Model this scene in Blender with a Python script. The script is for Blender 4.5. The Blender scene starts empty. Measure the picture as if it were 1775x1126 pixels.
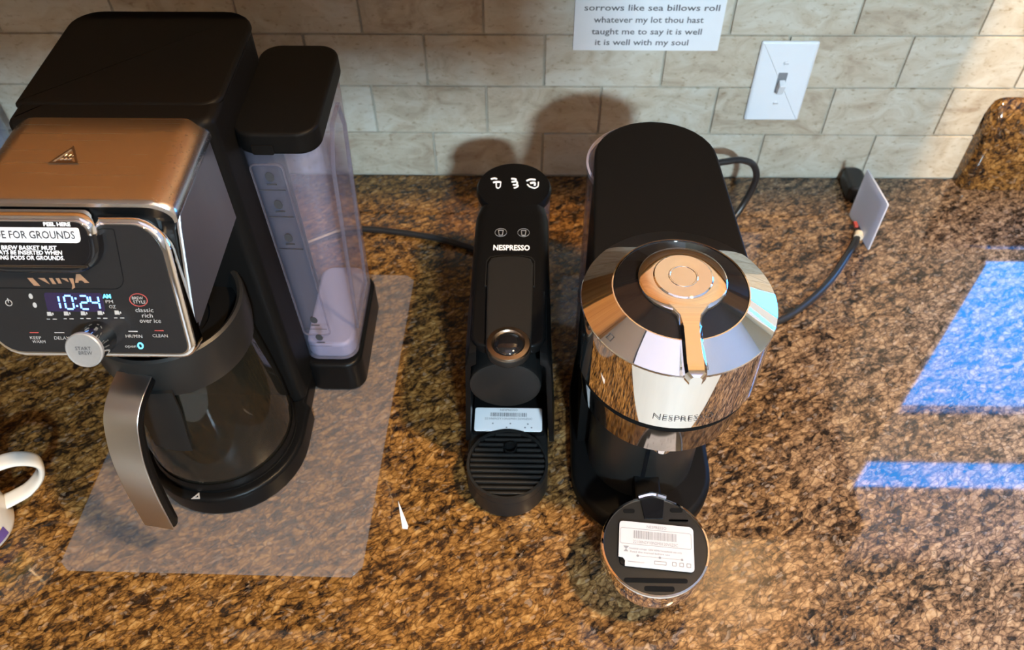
import bpy, math, random
from mathutils import Vector, Matrix

# ------------------------------------------------------------------ camera, sky, lights, exposure
SC = bpy.context.scene
COL = SC.collection
CM = 0.01                                   # everything below is written in centimetres
FPX, PITCH, ROLL, YAW = 1456.855, 0.867448, -0.014176, -0.032982
CAM = Vector((14.008, -97.07, 80.439))

def cam_dir(xx, yy):
    c, s = math.cos(ROLL), math.sin(ROLL); x = c*xx + s*yy; yc = -s*xx + c*yy
    return x, yc
def cam_vec(xx, yy, zz):
    x, yc = cam_dir(xx, yy)
    c, s = math.cos(PITCH), math.sin(PITCH); y = c*zz - s*yc; z = -s*zz - c*yc
    c, s = math.cos(YAW), math.sin(YAW)
    return Vector((c*x + s*y, -s*x + c*y, z))
cam_data = bpy.data.cameras.new('camera')
cam = bpy.data.objects.new('camera', cam_data)
COL.objects.link(cam)
right, up, back = cam_vec(1, 0, 0), cam_vec(0, -1, 0), cam_vec(0, 0, -1)
M = Matrix((right, up, back)).transposed().to_4x4()
M.translation = CAM*CM
cam.matrix_world = M
cam_data.sensor_width = 36.0
cam_data.lens = FPX*36.0/1775.0
cam_data.clip_start = 0.01
cam_data.dof.use_dof = True
cam_data.dof.focus_distance = 0.72
cam_data.dof.aperture_fstop = 8.0
SC.camera = cam

SC.view_settings.view_transform = 'Standard'
SC.view_settings.look = 'None'
SC.view_settings.gamma = 1.0
SC.view_settings.use_curve_mapping = False
SC.view_settings.exposure = -0.32
SC.cycles.caustics_reflective = False
SC.cycles.caustics_refractive = False
SC.cycles.sample_clamp_indirect = 6.0

world = bpy.data.worlds.new('sky'); SC.world = world
world.use_nodes = True
wb = world.node_tree.nodes['Background']
wb.inputs['Color'].default_value = (0.035, 0.35, 1.0, 1)
wb.inputs['Strength'].default_value = 23.0

def area_light(name, loc, target, sx, sy, watts, color, spread=180, shape='RECTANGLE'):
    l = bpy.data.lights.new(name, 'AREA'); l.shape = shape
    l.size = sx*CM; l.size_y = sy*CM; l.energy = watts; l.color = color
    l.spread = math.radians(spread)
    o = bpy.data.objects.new(name, l); COL.objects.link(o)
    o.location = Vector(loc)*CM
    d = (Vector(target) - Vector(loc)).normalized()
    o.rotation_euler = d.to_track_quat('-Z', 'Y').to_euler()
    return o
# warm recessed ceiling lamps, a guessed cool spotlight further back, an added soft fill at the front wall, sky portal at the window
WARM = (1.0, 0.66, 0.33)
def ceiling_spot(loc, watts, radius):
    l = bpy.data.lights.new('ceiling_lamp_light', 'SPOT'); l.energy = watts; l.color = WARM
    l.spot_size = math.radians(165); l.spot_blend = .3; l.shadow_soft_size = radius*CM
    o = bpy.data.objects.new('ceiling_lamp_light', l); COL.objects.link(o); o.location = Vector(loc)*CM
ceiling_spot((70, -87, 147), 188.0, 5.0)
ceiling_spot((-60, -250, 147), 25.0, 6.0)
area_light('guessed_cool_light', (52, -228, 143), (15, -20, 0), 12, 8, 96.0, (0.57, 0.82, 1.0))  # cool source guessed from the wall shadows, its fixture is added
area_light('front_fill_light', (60, -396, 10), (60, 0, 10), 150, 170, 9.0, (0.76, 0.88, 1.0))  # added fill, cools and brightens the ceiling and chrome from the front
portal = area_light('window_portal', (128, 3.6, 58), (128, -50, 58), 82, 112, 1.0, (1, 1, 1))
portal.data.cycles.is_portal = True

# ------------------------------------------------------------------ helpers
def new_mat(name):
    m = bpy.data.materials.new(name); m.use_nodes = True
    nt = m.node_tree
    return m, nt, nt.nodes['Principled BSDF']
def plain(name, rgb, rough=0.5, metal=0.0, noise=0.0, scale=60.0, bump=0.0, spec=0.5, coat=0.0, emit=None, estr=0.0):
    m, nt, b = new_mat(name)
    b.inputs['Roughness'].default_value = rough
    b.inputs['Metallic'].default_value = metal
    b.inputs['Specular IOR Level'].default_value = spec
    b.inputs['Coat Weight'].default_value = coat
    tc = nt.nodes.new('ShaderNodeTexCoord')
    n = nt.nodes.new('ShaderNodeTexNoise'); n.inputs['Scale'].default_value = scale; n.inputs['Detail'].default_value = 4
    nt.links.new(tc.outputs['Object'], n.inputs['Vector'])
    mix = nt.nodes.new('ShaderNodeMix'); mix.data_type = 'RGBA'
    mix.inputs[6].default_value = tuple(c*(1-noise) for c in rgb) + (1,)
    mix.inputs[7].default_value = tuple(min(1, c*(1+noise)) for c in rgb) + (1,)
    nt.links.new(n.outputs['Fac'], mix.inputs[0])
    nt.links.new(mix.outputs[2], b.inputs['Base Color'])
    if bump:
        bp = nt.nodes.new('ShaderNodeBump'); bp.inputs['Strength'].default_value = bump; bp.inputs['Distance'].default_value = 0.0005
        nt.links.new(n.outputs['Fac'], bp.inputs['Height']); nt.links.new(bp.outputs['Normal'], b.inputs['Normal'])
    if emit:
        b.inputs['Emission Color'].default_value = emit + (1,); b.inputs['Emission Strength'].default_value = estr
    return m
def ramp(nt, fac, stops):
    r = nt.nodes.new('ShaderNodeValToRGB')
    while len(r.color_ramp.elements) < len(stops): r.color_ramp.elements.new(0.5)
    for e, (p, c) in zip(r.color_ramp.elements, stops):
        e.position = p; e.color = tuple(c) + (1,) if len(c) == 3 else c
    nt.links.new(fac, r.inputs['Fac'])
    return r.outputs['Color']
def mathn(nt, op, a, b=None):
    n = nt.nodes.new('ShaderNodeMath'); n.operation = op
    for i, v in enumerate((a, b)):
        if v is None: continue
        if isinstance(v, (int, float)): n.inputs[i].default_value = v
        else: nt.links.new(v, n.inputs[i])
    return n.outputs[0]
def mixc(nt, fac, a, b, mode='MIX'):
    n = nt.nodes.new('ShaderNodeMix'); n.data_type = 'RGBA'; n.blend_type = mode
    for i, v in ((0, fac), (6, a), (7, b)):
        if isinstance(v, (int, float)): n.inputs[i].default_value = v
        elif isinstance(v, tuple): n.inputs[i].default_value = v + (1,) if len(v) == 3 else v
        else: nt.links.new(v, n.inputs[i])
    return n.outputs[2]

def granite():
    m, nt, b = new_mat('granite')
    tc = nt.nodes.new('ShaderNodeTexCoord')
    mp = nt.nodes.new('ShaderNodeMapping'); mp.inputs['Rotation'].default_value = (0, 0, math.radians(-33))
    nt.links.new(tc.outputs['Object'], mp.inputs['Vector'])
    st = nt.nodes.new('ShaderNodeMapping'); st.inputs['Scale'].default_value = (0.60, 1.0, 0.8)
    nt.links.new(mp.outputs['Vector'], st.inputs['Vector'])
    nd = nt.nodes.new('ShaderNodeTexNoise'); nd.inputs['Scale'].default_value = 38; nd.inputs['Detail'].default_value = 3
    nt.links.new(st.outputs['Vector'], nd.inputs['Vector'])
    warp = nt.nodes.new('ShaderNodeVectorMath'); warp.operation = 'MULTIPLY_ADD'
    sub = nt.nodes.new('ShaderNodeVectorMath'); sub.operation = 'SUBTRACT'; sub.inputs[1].default_value = (.5, .5, .5)
    nt.links.new(nd.outputs['Color'], sub.inputs[0])
    nt.links.new(sub.outputs[0], warp.inputs[0]); warp.inputs[1].default_value = (0.022, 0.022, 0.022)
    nt.links.new(st.outputs['Vector'], warp.inputs[2])
    def vor(scale, feature, rnd=1.0):
        v = nt.nodes.new('ShaderNodeTexVoronoi'); v.feature = feature; v.inputs['Scale'].default_value = scale
        v.inputs['Randomness'].default_value = rnd
        nt.links.new(warp.outputs[0], v.inputs['Vector']); return v
    def noi(scale, detail, rough, src=None, dist=0.0):
        n = nt.nodes.new('ShaderNodeTexNoise'); n.inputs['Scale'].default_value = scale; n.inputs['Detail'].default_value = detail
        n.inputs['Roughness'].default_value = rough; n.inputs['Distortion'].default_value = dist
        nt.links.new((src or st.outputs['Vector']), n.inputs['Vector']); return n.outputs['Fac']
    cell = vor(165, 'F1'); small = vor(330, 'F1')
    big = nt.nodes.new('ShaderNodeTexNoise'); big.inputs['Scale'].default_value = 9; big.inputs['Detail'].default_value = 4; big.inputs['Roughness'].default_value = .6
    nt.links.new(st.outputs['Vector'], big.inputs['Vector'])
    sep = nt.nodes.new('ShaderNodeSeparateColor'); nt.links.new(cell.outputs['Color'], sep.inputs[0])
    sep2 = nt.nodes.new('ShaderNodeSeparateColor'); nt.links.new(small.outputs['Color'], sep2.inputs[0])
    n1 = noi(88, 6, .66, dist=.5); n2 = noi(230, 4, .6); n3 = noi(26, 3, .5)
    def madd(x, k, y): 
        o = mathn(nt, 'MULTIPLY_ADD', x, k)
        n = o.node
        if isinstance(y, (int, float)): n.inputs[2].default_value = y
        else: nt.links.new(y, n.inputs[2])
        return o
    val = madd(n1, .80, -.40)
    sk = nt.nodes.new('ShaderNodeMapping'); sk.inputs['Scale'].default_value = (.42, 1.25, 1.0)
    nt.links.new(st.outputs['Vector'], sk.inputs['Vector'])
    n4 = noi(75, 4, .6, src=sk.outputs['Vector'], dist=.3)
    val = madd(mathn(nt, 'SUBTRACT', n4, .5), .68, val)
    val = madd(mathn(nt, 'SUBTRACT', n2, .5), .80, val)
    val = madd(mathn(nt, 'SUBTRACT', n3, .5), .22, val)
    val = madd(mathn(nt, 'SUBTRACT', sep.outputs[0], .5), .26, val)
    val = madd(mathn(nt, 'SUBTRACT', sep2.outputs[0], .5), .18, val)
    val = madd(mathn(nt, 'SUBTRACT', big.outputs['Fac'], .5), .16, val)
    val = mathn(nt, 'ADD', val, .5)
    col = ramp(nt, val, [(.20, (.012, .009, .008)), (.34, (.055, .030, .014)), (.45, (.15, .074, .022)), (.57, (.26, .132, .036)), (.72, (.40, .22, .068)), (.90, (.50, .33, .14))])
    flake = ramp(nt, sep2.outputs[2], [(.90, (0, 0, 0)), (.97, (1, 1, 1))])
    col = mixc(nt, mathn(nt, 'MULTIPLY', flake, .30), col, (.52, .42, .33))
    edge = vor(165, 'DISTANCE_TO_EDGE')
    gap = ramp(nt, edge.outputs['Distance'], [(.0, (.42, .38, .36)), (.14, (1, 1, 1))])
    col = mixc(nt, 1.0, col, gap, 'MULTIPLY')
    speck = ramp(nt, noi(330, 3, .6), [(.30, (1, 1, 1)), (.38, (0, 0, 0))])
    col = mixc(nt, mathn(nt, 'MULTIPLY', speck, .8), col, (.015, .012, .010))
    # greyer, pinker stone towards one end of the slab
    gx = nt.nodes.new('ShaderNodeSeparateXYZ'); nt.links.new(tc.outputs['Object'], gx.inputs[0])
    gmix = mathn(nt, 'ADD', mathn(nt, 'MULTIPLY', gx.outputs['X'], 0.9), mathn(nt, 'MULTIPLY', big.outputs['Fac'], 0.5))
    gm = ramp(nt, gmix, [(.35, (0, 0, 0)), (.95, (1, 1, 1))])
    hs = nt.nodes.new('ShaderNodeHueSaturation'); hs.inputs['Saturation'].default_value = .62; hs.inputs['Value'].default_value = .92
    nt.links.new(col, hs.inputs['Color'])
    col = mixc(nt, gm, col, hs.outputs['Color'])
    col = mixc(nt, 1.0, col, (.74, .70, .66), 'MULTIPLY')
    nt.links.new(col, b.inputs['Base Color'])
    b.inputs['Roughness'].default_value = 0.14
    b.inputs['IOR'].default_value = 1.52
    r2 = ramp(nt, sep2.outputs[0], [(0, (.02,)*3), (1, (.05,)*3)])
    nt.links.new(r2, b.inputs['Roughness'])
    return m

def travertine():
    m, nt, b = new_mat('travertine')
    tc = nt.nodes.new('ShaderNodeTexCoord'); oi = nt.nodes.new('ShaderNodeObjectInfo')
    add = nt.nodes.new('ShaderNodeVectorMath'); add.operation = 'ADD'
    nt.links.new(tc.outputs['Object'], add.inputs[0]); nt.links.new(oi.outputs['Location'], add.inputs[1])
    sc = nt.nodes.new('ShaderNodeMapping'); sc.inputs['Scale'].default_value = (1, 1, 1.6)
    nt.links.new(add.outputs[0], sc.inputs['Vector'])
    n1 = nt.nodes.new('ShaderNodeTexNoise'); n1.inputs['Scale'].default_value = 22; n1.inputs['Detail'].default_value = 6; n1.inputs['Roughness'].default_value = .6; n1.inputs['Distortion'].default_value = 1.2
    n2 = nt.nodes.new('ShaderNodeTexNoise'); n2.inputs['Scale'].default_value = 110; n2.inputs['Detail'].default_value = 4
    nt.links.new(sc.outputs['Vector'], n1.inputs['Vector']); nt.links.new(sc.outputs['Vector'], n2.inputs['Vector'])
    f = mathn(nt, 'ADD', mathn(nt, 'MULTIPLY', n1.outputs['Fac'], .8), mathn(nt, 'MULTIPLY', oi.outputs['Random'], .2))
    col = ramp(nt, f, [(.28, (.35, .27, .19)), (.45, (.49, .42, .32)), (.60, (.57, .52, .43)), (.80, (.62, .59, .52))])
    pit = ramp(nt, n2.outputs['Fac'], [(.30, (.72, .66, .58)), (.42, (1, 1, 1))])
    col = mixc(nt, 1.0, col, pit, 'MULTIPLY')
    nt.links.new(col, b.inputs['Base Color'])
    b.inputs['Roughness'].default_value = .48
    bp = nt.nodes.new('ShaderNodeBump'); bp.inputs['Strength'].default_value = .25; bp.inputs['Distance'].default_value = .001
    nt.links.new(n2.outputs['Fac'], bp.inputs['Height']); nt.links.new(bp.outputs['Normal'], b.inputs['Normal'])
    return m

def brushed(name, rgb, rough, axis=0):
    m, nt, b = new_mat(name)
    b.inputs['Metallic'].default_value = 1.0
    b.inputs['Base Color'].default_value = rgb + (1,)
    tc = nt.nodes.new('ShaderNodeTexCoord'); mp = nt.nodes.new('ShaderNodeMapping')
    s = [900, 900, 900]; s[axis] = 6
    mp.inputs['Scale'].default_value = s
    nt.links.new(tc.outputs['Object'], mp.inputs['Vector'])
    n = nt.nodes.new('ShaderNodeTexNoise'); n.inputs['Scale'].default_value = 1; n.inputs['Detail'].default_value = 2
    nt.links.new(mp.outputs['Vector'], n.inputs['Vector'])
    r = ramp(nt, n.outputs['Fac'], [(.3, (rough*.95,)*3), (.7, (rough*1.06,)*3)])
    nt.links.new(r, b.inputs['Roughness'])
    bp = nt.nodes.new('ShaderNodeBump'); bp.inputs['Strength'].default_value = .01; bp.inputs['Distance'].default_value = .00003
    nt.links.new(n.outputs['Fac'], bp.inputs['Height']); nt.links.new(bp.outputs['Normal'], b.inputs['Normal'])
    return m

def clear(name, tint, haze, hazecol, rough=.05, ior=1.45):
    """thin clear plastic or glass: see-through, a little milky, with a surface sheen"""
    m = bpy.data.materials.new(name); m.use_nodes = True; nt = m.node_tree
    nt.nodes.clear()
    out = nt.nodes.new('ShaderNodeOutputMaterial')
    tr = nt.nodes.new('ShaderNodeBsdfTransparent'); tr.inputs['Color'].default_value = tint + (1,)
    df = nt.nodes.new('ShaderNodeBsdfDiffuse')
    n = nt.nodes.new('ShaderNodeTexNoise'); n.inputs['Scale'].default_value = 25
    hc = ramp(nt, n.outputs['Fac'], [(.3, tuple(c*.9 for c in hazecol)), (.7, hazecol)])
    nt.links.new(hc, df.inputs['Color'])
    gl = nt.nodes.new('ShaderNodeBsdfGlossy'); gl.inputs['Roughness'].default_value = rough
    fr = nt.nodes.new('ShaderNodeFresnel')
    geo = nt.nodes.new('ShaderNodeNewGeometry')              # thin walls: the far face mirrors like the near one
    iv = mathn(nt, 'MULTIPLY_ADD', geo.outputs['Backfacing'], 1/ior - ior); iv.node.inputs[2].default_value = ior
    nt.links.new(iv, fr.inputs['IOR'])
    m1 = nt.nodes.new('ShaderNodeMixShader'); m1.inputs[0].default_value = haze
    nt.links.new(tr.outputs[0], m1.inputs[1]); nt.links.new(df.outputs[0], m1.inputs[2])
    m2 = nt.nodes.new('ShaderNodeMixShader'); nt.links.new(fr.outputs[0], m2.inputs[0])
    nt.links.new(m1.outputs[0], m2.inputs[1]); nt.links.new(gl.outputs[0], m2.inputs[2])
    nt.links.new(m2.outputs[0], out.inputs['Surface'])
    return m

def thin_paper():
    m = bpy.data.materials.new('thin_paper'); m.use_nodes = True; nt = m.node_tree; b = nt.nodes['Principled BSDF']
    n = nt.nodes.new('ShaderNodeTexNoise'); n.inputs['Scale'].default_value = 80
    c = ramp(nt, n.outputs['Fac'], [(.3, (.80, .80, .84)), (.7, (.86, .86, .90))])
    t = nt.nodes.new('ShaderNodeBsdfTranslucent'); d = nt.nodes.new('ShaderNodeBsdfDiffuse'); x = nt.nodes.new('ShaderNodeMixShader'); x.inputs[0].default_value = .5
    nt.links.new(c, t.inputs['Color']); nt.links.new(c, d.inputs['Color']); nt.links.new(d.outputs[0], x.inputs[1]); nt.links.new(t.outputs[0], x.inputs[2])
    nt.links.new(x.outputs[0], nt.nodes['Material Output'].inputs['Surface'])
    return m

def wood(name='oak', k=1.0):
    m, nt, b = new_mat(name)
    tc = nt.nodes.new('ShaderNodeTexCoord'); mp = nt.nodes.new('ShaderNodeMapping'); mp.inputs['Scale'].default_value = (1.2, 14, 14)
    nt.links.new(tc.outputs['Object'], mp.inputs['Vector'])
    n = nt.nodes.new('ShaderNodeTexNoise'); n.inputs['Scale'].default_value = 2.2; n.inputs['Detail'].default_value = 6; n.inputs['Distortion'].default_value = .8
    nt.links.new(mp.outputs['Vector'], n.inputs['Vector'])
    c = ramp(nt, n.outputs['Fac'], [(.3, (.36*k, .155*k, .042*k)), (.5, (.49*k, .24*k, .078*k)), (.7, (.57*k, .32*k, .118*k))])
    nt.links.new(c, b.inputs['Base Color']); b.inputs['Roughness'].default_value = .4
    return m

door_wood = wood('door_oak', .90)
MT = dict(
    tagpaper=thin_paper(),
    granite=granite(), tile=travertine(), oak=wood(),
    grout=plain('grout', (.40, .36, .29), .9, noise=.15, scale=200),
    paint=plain('wall_paint', (.45, .36, .25), .8, noise=.05),
    ceiling=plain('ceiling_paint', (.80, .79, .78), .9, noise=.03),
    floor=plain('floor_tile', (.62, .62, .60), .35, noise=.12, scale=6),
    white=plain('white_plastic', (.78, .78, .80), .35, noise=.02),
    trimwhite=plain('white_trim', (.75, .75, .74), .45, noise=.03),
    label=plain('white_label', (.42, .42, .44), .45, noise=.03),
    paper=plain('paper', (.80, .79, .80), .7, noise=.03),
    ink=plain('ink', (.03, .03, .035), .6), greyink=plain('grey_ink', (.20, .20, .21), .7),
    ash=plain('faded_ink', (.10, .095, .10), .7),
    black=plain('black_plastic', (.004, .0038, .0038), .34, noise=.2, scale=900, bump=.03, spec=.10),
    satinblack=plain('satin_black', (.014, .013, .012), .30, noise=.15, scale=900, bump=.03, spec=.5),
    doorwood=door_wood,
    soft=plain('soft_black', (.0045, .0043, .0042), .46, noise=.2, scale=1200, bump=.05, spec=.07),
    charcoal=plain('charcoal_plastic', (.011, .0105, .010), .40, noise=.15, scale=900, bump=.04, spec=.25),
    gloss=plain('gloss_black', (.006, .006, .007), .07, noise=.1),
    panel=plain('panel_black', (.012, .012, .013), .22, noise=.1),
    groove=plain('dark_recess', (.003, .003, .003), .8, spec=.1),
    cord=plain('black_rubber', (.012, .012, .013), .35, noise=.2, scale=300),
    chrome=plain('chrome', (.86, .85, .84), .03, 1.0, noise=.01),
    darkchrome=plain('dark_chrome', (.34, .31, .28), .07, 1.0, noise=.02),
    satin=plain('satin_metal', (.24, .20, .16), .30, 1.0, noise=.04),
    knobface=plain('knob_face', (.30, .295, .29), .36, .45, noise=.05, scale=500),
    steel=brushed('brushed_steel', (.56, .52, .48), .26, 0),
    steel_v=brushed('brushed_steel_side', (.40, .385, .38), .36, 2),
    steel_h=brushed('brushed_steel_handle', (.58, .55, .52), .30, 2),
    tank=clear('clear_tank', (.88, .87, .94), .14, (.47, .45, .60)),
    tankfoot=plain('milky_plastic', (.24, .225, .29), .4, noise=.04),
    smoke=clear('smoky_tank', (.70, .70, .78), .12, (.45, .43, .52)),
    glass=clear('carafe_glass', (.80, .77, .70), .03, (.25, .22, .16), .03, 1.5),
    pane=clear('window_glass', (.98, .99, 1.0), .0, (.8, .8, .8), .02, 1.2),
    sheet=clear('clear_mat', (.95, .95, .96), .105, (.50, .46, .46), .22, 1.38),
    shade=clear('window_shade', (.75, .8, .85), .78, (.7, .72, .75), .6, 1.2),
    led=plain('led_blue', (.05, .1, .3), .5, emit=(.16, .38, 1.0), estr=5.0),
    ledcyan=plain('led_cyan', (.05, .2, .3), .5, emit=(.10, .60, 1.0), estr=3.5),
    lcd=plain('display_window', (.020, .014, .030), .15, emit=(.02, .02, .30), estr=.10),
    print=plain('panel_print', (.32, .31, .30), .5), red=plain('red_print', (.34, .05, .04), .5),
    copper=plain('copper_letters', (.85, .52, .33), .25, .8, noise=.05),
    gold=plain('mug_gold_print', (.62, .43, .12), .4, noise=.25, scale=140), purple=plain('mug_purple_print', (.10, .06, .22), .35, noise=.1),
    ceramic=plain('white_ceramic', (.62, .58, .52), .12, noise=.02, coat=.4),
    beige=plain('beige_tie', (.62, .54, .42), .6, noise=.1),
    diffuser=plain('cool_fill_glow', (.8, .8, .85), .5, emit=(.66, .70, .90), estr=1.1),  # glow of the added ceiling panel
    lampglow=plain('lamp_glow', (.9, .8, .6), .5, emit=(1.0, .72, .4), estr=6.0),
    jar=clear('jar_glass', (.80, .84, .92), .30, (.45, .50, .62), .05, 1.45),
)

class G:
    """collects vertices (cm, world) and faces for one mesh"""
    def __init__(self): self.v = []; self.f = []
    def add(self, verts, faces, fr=None):
        k = len(self.v)
        self.v += [fr(*p) if fr else tuple(p) for p in verts]
        self.f += [tuple(i + k for i in q) for q in faces]
        return self
    def loft(self, loops, cap0=True, cap1=True, fr=None, closed=False):
        n = len(loops[0]); V = [p for l in loops for p in l]; F = []
        m = len(loops)
        for i in range(m if closed else m-1):
            a, b = i*n, ((i+1) % m)*n
            for j in range(n): F.append((a+j, a+(j+1) % n, b+(j+1) % n, b+j))
        if not closed:
            if cap0: F.append(tuple(reversed(range(n))))
            if cap1: F.append(tuple(range((m-1)*n, m*n)))
        return self.add(V, F, fr)
    def prism(self, out, z0, z1, b=0.0, seg=2, fr=None, b0=None):
        """outline (ccw) swept from z0 to z1 with rounded rims"""
        b0 = b if b0 is None else b0
        L = []
        def ring(ins, z): L.append([(x, y, z) for x, y in inset(out, ins)])
        if b0 > 0:
            for k in range(seg+1):
                a = k/seg*math.pi/2; ring(b0*(1-math.sin(a)), z0 + b0*(1-math.cos(a)))
        else: ring(0, z0)
        if b > 0:
            for k in range(seg+1):
                a = k/seg*math.pi/2; ring(b*(1-math.cos(a)), z1 - b*(1-math.sin(a)))
        else: ring(0, z1)
        return self.loft(L, fr=fr)
    def box(self, x0, x1, y0, y1, z0, z1, b=0.0, fr=None):
        return self.prism([(x0, y0), (x1, y0), (x1, y1), (x0, y1)], z0, z1, b, 1, fr)
    def lathe(self, prof, c=(0, 0), n=48, fr=None, caps=True):
        L = [[(c[0]+r*math.cos(2*math.pi*k/n), c[1]+r*math.sin(2*math.pi*k/n), z) for k in range(n)] for r, z in prof]
        return self.loft(L, caps, caps, fr)
    def tube(self, path, r, n=10, smooth=6, caps=True):
        P = [Vector(p) for p in (spline(path, smooth) if smooth else path)]
        t = (P[1]-P[0]).normalized(); nrm = t.orthogonal().normalized(); L = []
        for i, p in enumerate(P):
            t2 = (P[min(i+1, len(P)-1)] - P[max(i-1, 0)]).normalized()
            nrm = (nrm - t2*nrm.dot(t2)).normalized(); bi = t2.cross(nrm)
            rr = r(i/(len(P)-1)) if callable(r) else r
            L.append([tuple(p + (nrm*math.cos(2*math.pi*k/n) + bi*math.sin(2*math.pi*k/n))*rr) for k in range(n)])
        return self.loft(L, caps, caps)
    def ribbon(self, sect, loops_fr):
        """section outline carried through a list of frames"""
        return self.loft([[fr(*p, 0) for p in sect] for fr in loops_fr])

def spline(P, k):
    P = [Vector(p) for p in P]; out = []
    Q = [P[0]*2-P[1]] + P + [P[-1]*2-P[-2]]
    for i in range(1, len(Q)-2):
        a, b, c, d = Q[i-1], Q[i], Q[i+1], Q[i+2]
        for j in range(k):
            t = j/k
            out.append(.5*((2*b) + (c-a)*t + (2*a-5*b+4*c-d)*t*t + (3*b-a-3*c+d)*t**3))
    out.append(P[-1]); return out
def inset(out, d):
    if abs(d) < 1e-9: return list(out)
    n = len(out); R = []
    for i in range(n):
        p0, p1, p2 = Vector(out[i-1]), Vector(out[i]), Vector(out[(i+1) % n])
        e1, e2 = (p1-p0), (p2-p1)
        if e1.length < 1e-9: e1 = e2
        if e2.length < 1e-9: e2 = e1
        n1 = Vector((-e1.y, e1.x)).normalized(); n2 = Vector((-e2.y, e2.x)).normalized()
        m = n1+n2
        if m.length < 1e-6: m = n1
        m = m.normalized(); k = d/max(.35, m.dot(n1))
        R.append((p1.x+m.x*k, p1.y+m.y*k))
    return R
def rrect(x0, x1, y0, y1, r, seg=6):
    rs = r if isinstance(r, (tuple, list)) else (r,)*4       # corners: x0y0, x1y0, x1y1, x0y1
    P = []
    for (cx, cy, a0), q in zip(((x0, y0, 180), (x1, y0, 270), (x1, y1, 0), (x0, y1, 90)), rs):
        sx = 1 if cx == x0 else -1; sy = 1 if cy == y0 else -1
        if q <= 0: P.append((cx, cy)); continue
        for k in range(seg+1):
            a = math.radians(a0 + 90*k/seg)
            P.append((cx + sx*q + q*math.cos(a), cy + sy*q + q*math.sin(a)))
    return P
def circ(cx, cy, r, n=40, ry=None):
    return [(cx+r*math.cos(2*math.pi*k/n), cy+(ry or r)*math.sin(2*math.pi*k/n)) for k in range(n)]
def frame(o, ex, ey, ez):
    o, ex, ey, ez = map(Vector, (o, ex, ey, ez))
    return lambda a, b, c: tuple(o + ex*a + ey*b + ez*c)

ORG = {}
def link(name, g, mat, parent=None, org=None, smooth=35):
    """one mesh object; coordinates of g are world centimetres"""
    o0 = ORG[parent.name] if parent is not None else Vector(org or (0, 0, 0))
    me = bpy.data.meshes.new(name)
    me.from_pydata([tuple((Vector(p)-o0)*CM) for p in g.v], [], g.f)
    me.validate(); me.update()
    import bmesh
    bm = bmesh.new(); bm.from_mesh(me); bmesh.ops.recalc_face_normals(bm, faces=bm.faces); bm.to_mesh(me); bm.free()
    me.shade_smooth(); me.set_sharp_from_angle(angle=math.radians(smooth))
    me.materials.append(MT[mat] if isinstance(mat, str) else mat)
    o = bpy.data.objects.new(name, me); COL.objects.link(o)
    wn = o.modifiers.new('weighted_normals', 'WEIGHTED_NORMAL'); wn.mode = 'FACE_AREA'; wn.weight = 100; wn.keep_sharp = True
    ORG[o.name] = o0
    if parent is not None: o.parent = parent
    else: o.location = o0*CM
    return o
def tag(o, label, cat, group=None):
    o['label'] = label; o['category'] = cat
    if group: o['group'] = group
    return o
def thing(name, loc, label, cat, group=None):
    o = bpy.data.objects.new(name, None); o.empty_display_size = .02; COL.objects.link(o)
    o.location = Vector(loc)*CM; ORG[o.name] = Vector(loc)
    return tag(o, label, cat, group)
def struct(o): o['kind'] = 'structure'; return o
def text_geo(s, size, width=None, align='CENTER', bold=0.0, shear=0.0, height=0.02, spacing=1.0):
    """flat lettering lying in the xy plane, centred on the origin"""
    c = bpy.data.curves.new('lettering', 'FONT'); c.body = s; c.size = size; c.align_x = align; c.align_y = 'CENTER'
    c.offset = bold; c.shear = shear; c.space_character = spacing; c.resolution_u = 2
    o = bpy.data.objects.new('lettering', c); COL.objects.link(o)
    bpy.context.view_layer.update()
    me = o.evaluated_get(bpy.context.evaluated_depsgraph_get()).to_mesh()
    V = [tuple(v.co) for v in me.vertices]; F = [tuple(p.vertices) for p in me.polygons]
    bpy.data.objects.remove(o); bpy.data.curves.remove(c)
    if width and V:
        w = max(v[0] for v in V) - min(v[0] for v in V); k = width/w if w else 1
        V = [(v[0]*k, v[1], v[2]) for v in V]
    return V, F
def letters(g, s, fr, at, size, width=None, **kw):
    V, F = text_geo(s, size, width, **kw)
    g.add([(v[0]+at[0], v[1]+at[1], at[2] if len(at) > 2 else 0.0) for v in V], F, fr)
def band_prism(g, pts, w, z0, z1, fr=None):
    a, b = pts, inset(pts, w); n = len(a)
    V = [(x, y, z1) for x, y in a] + [(x, y, z1) for x, y in b] + [(x, y, z0) for x, y in a] + [(x, y, z0) for x, y in b]
    F = []
    for i in range(n):
        j = (i+1) % n
        F += [(i, j, n+j, n+i), (2*n+i, 2*n+j, j, i), (3*n+j, 3*n+i, n+i, n+j)]
    g.add(V, F, fr)
FLAT = lambda z: frame((0, 0, z), (1, 0, 0), (0, 1, 0), (0, 0, 1))

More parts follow.
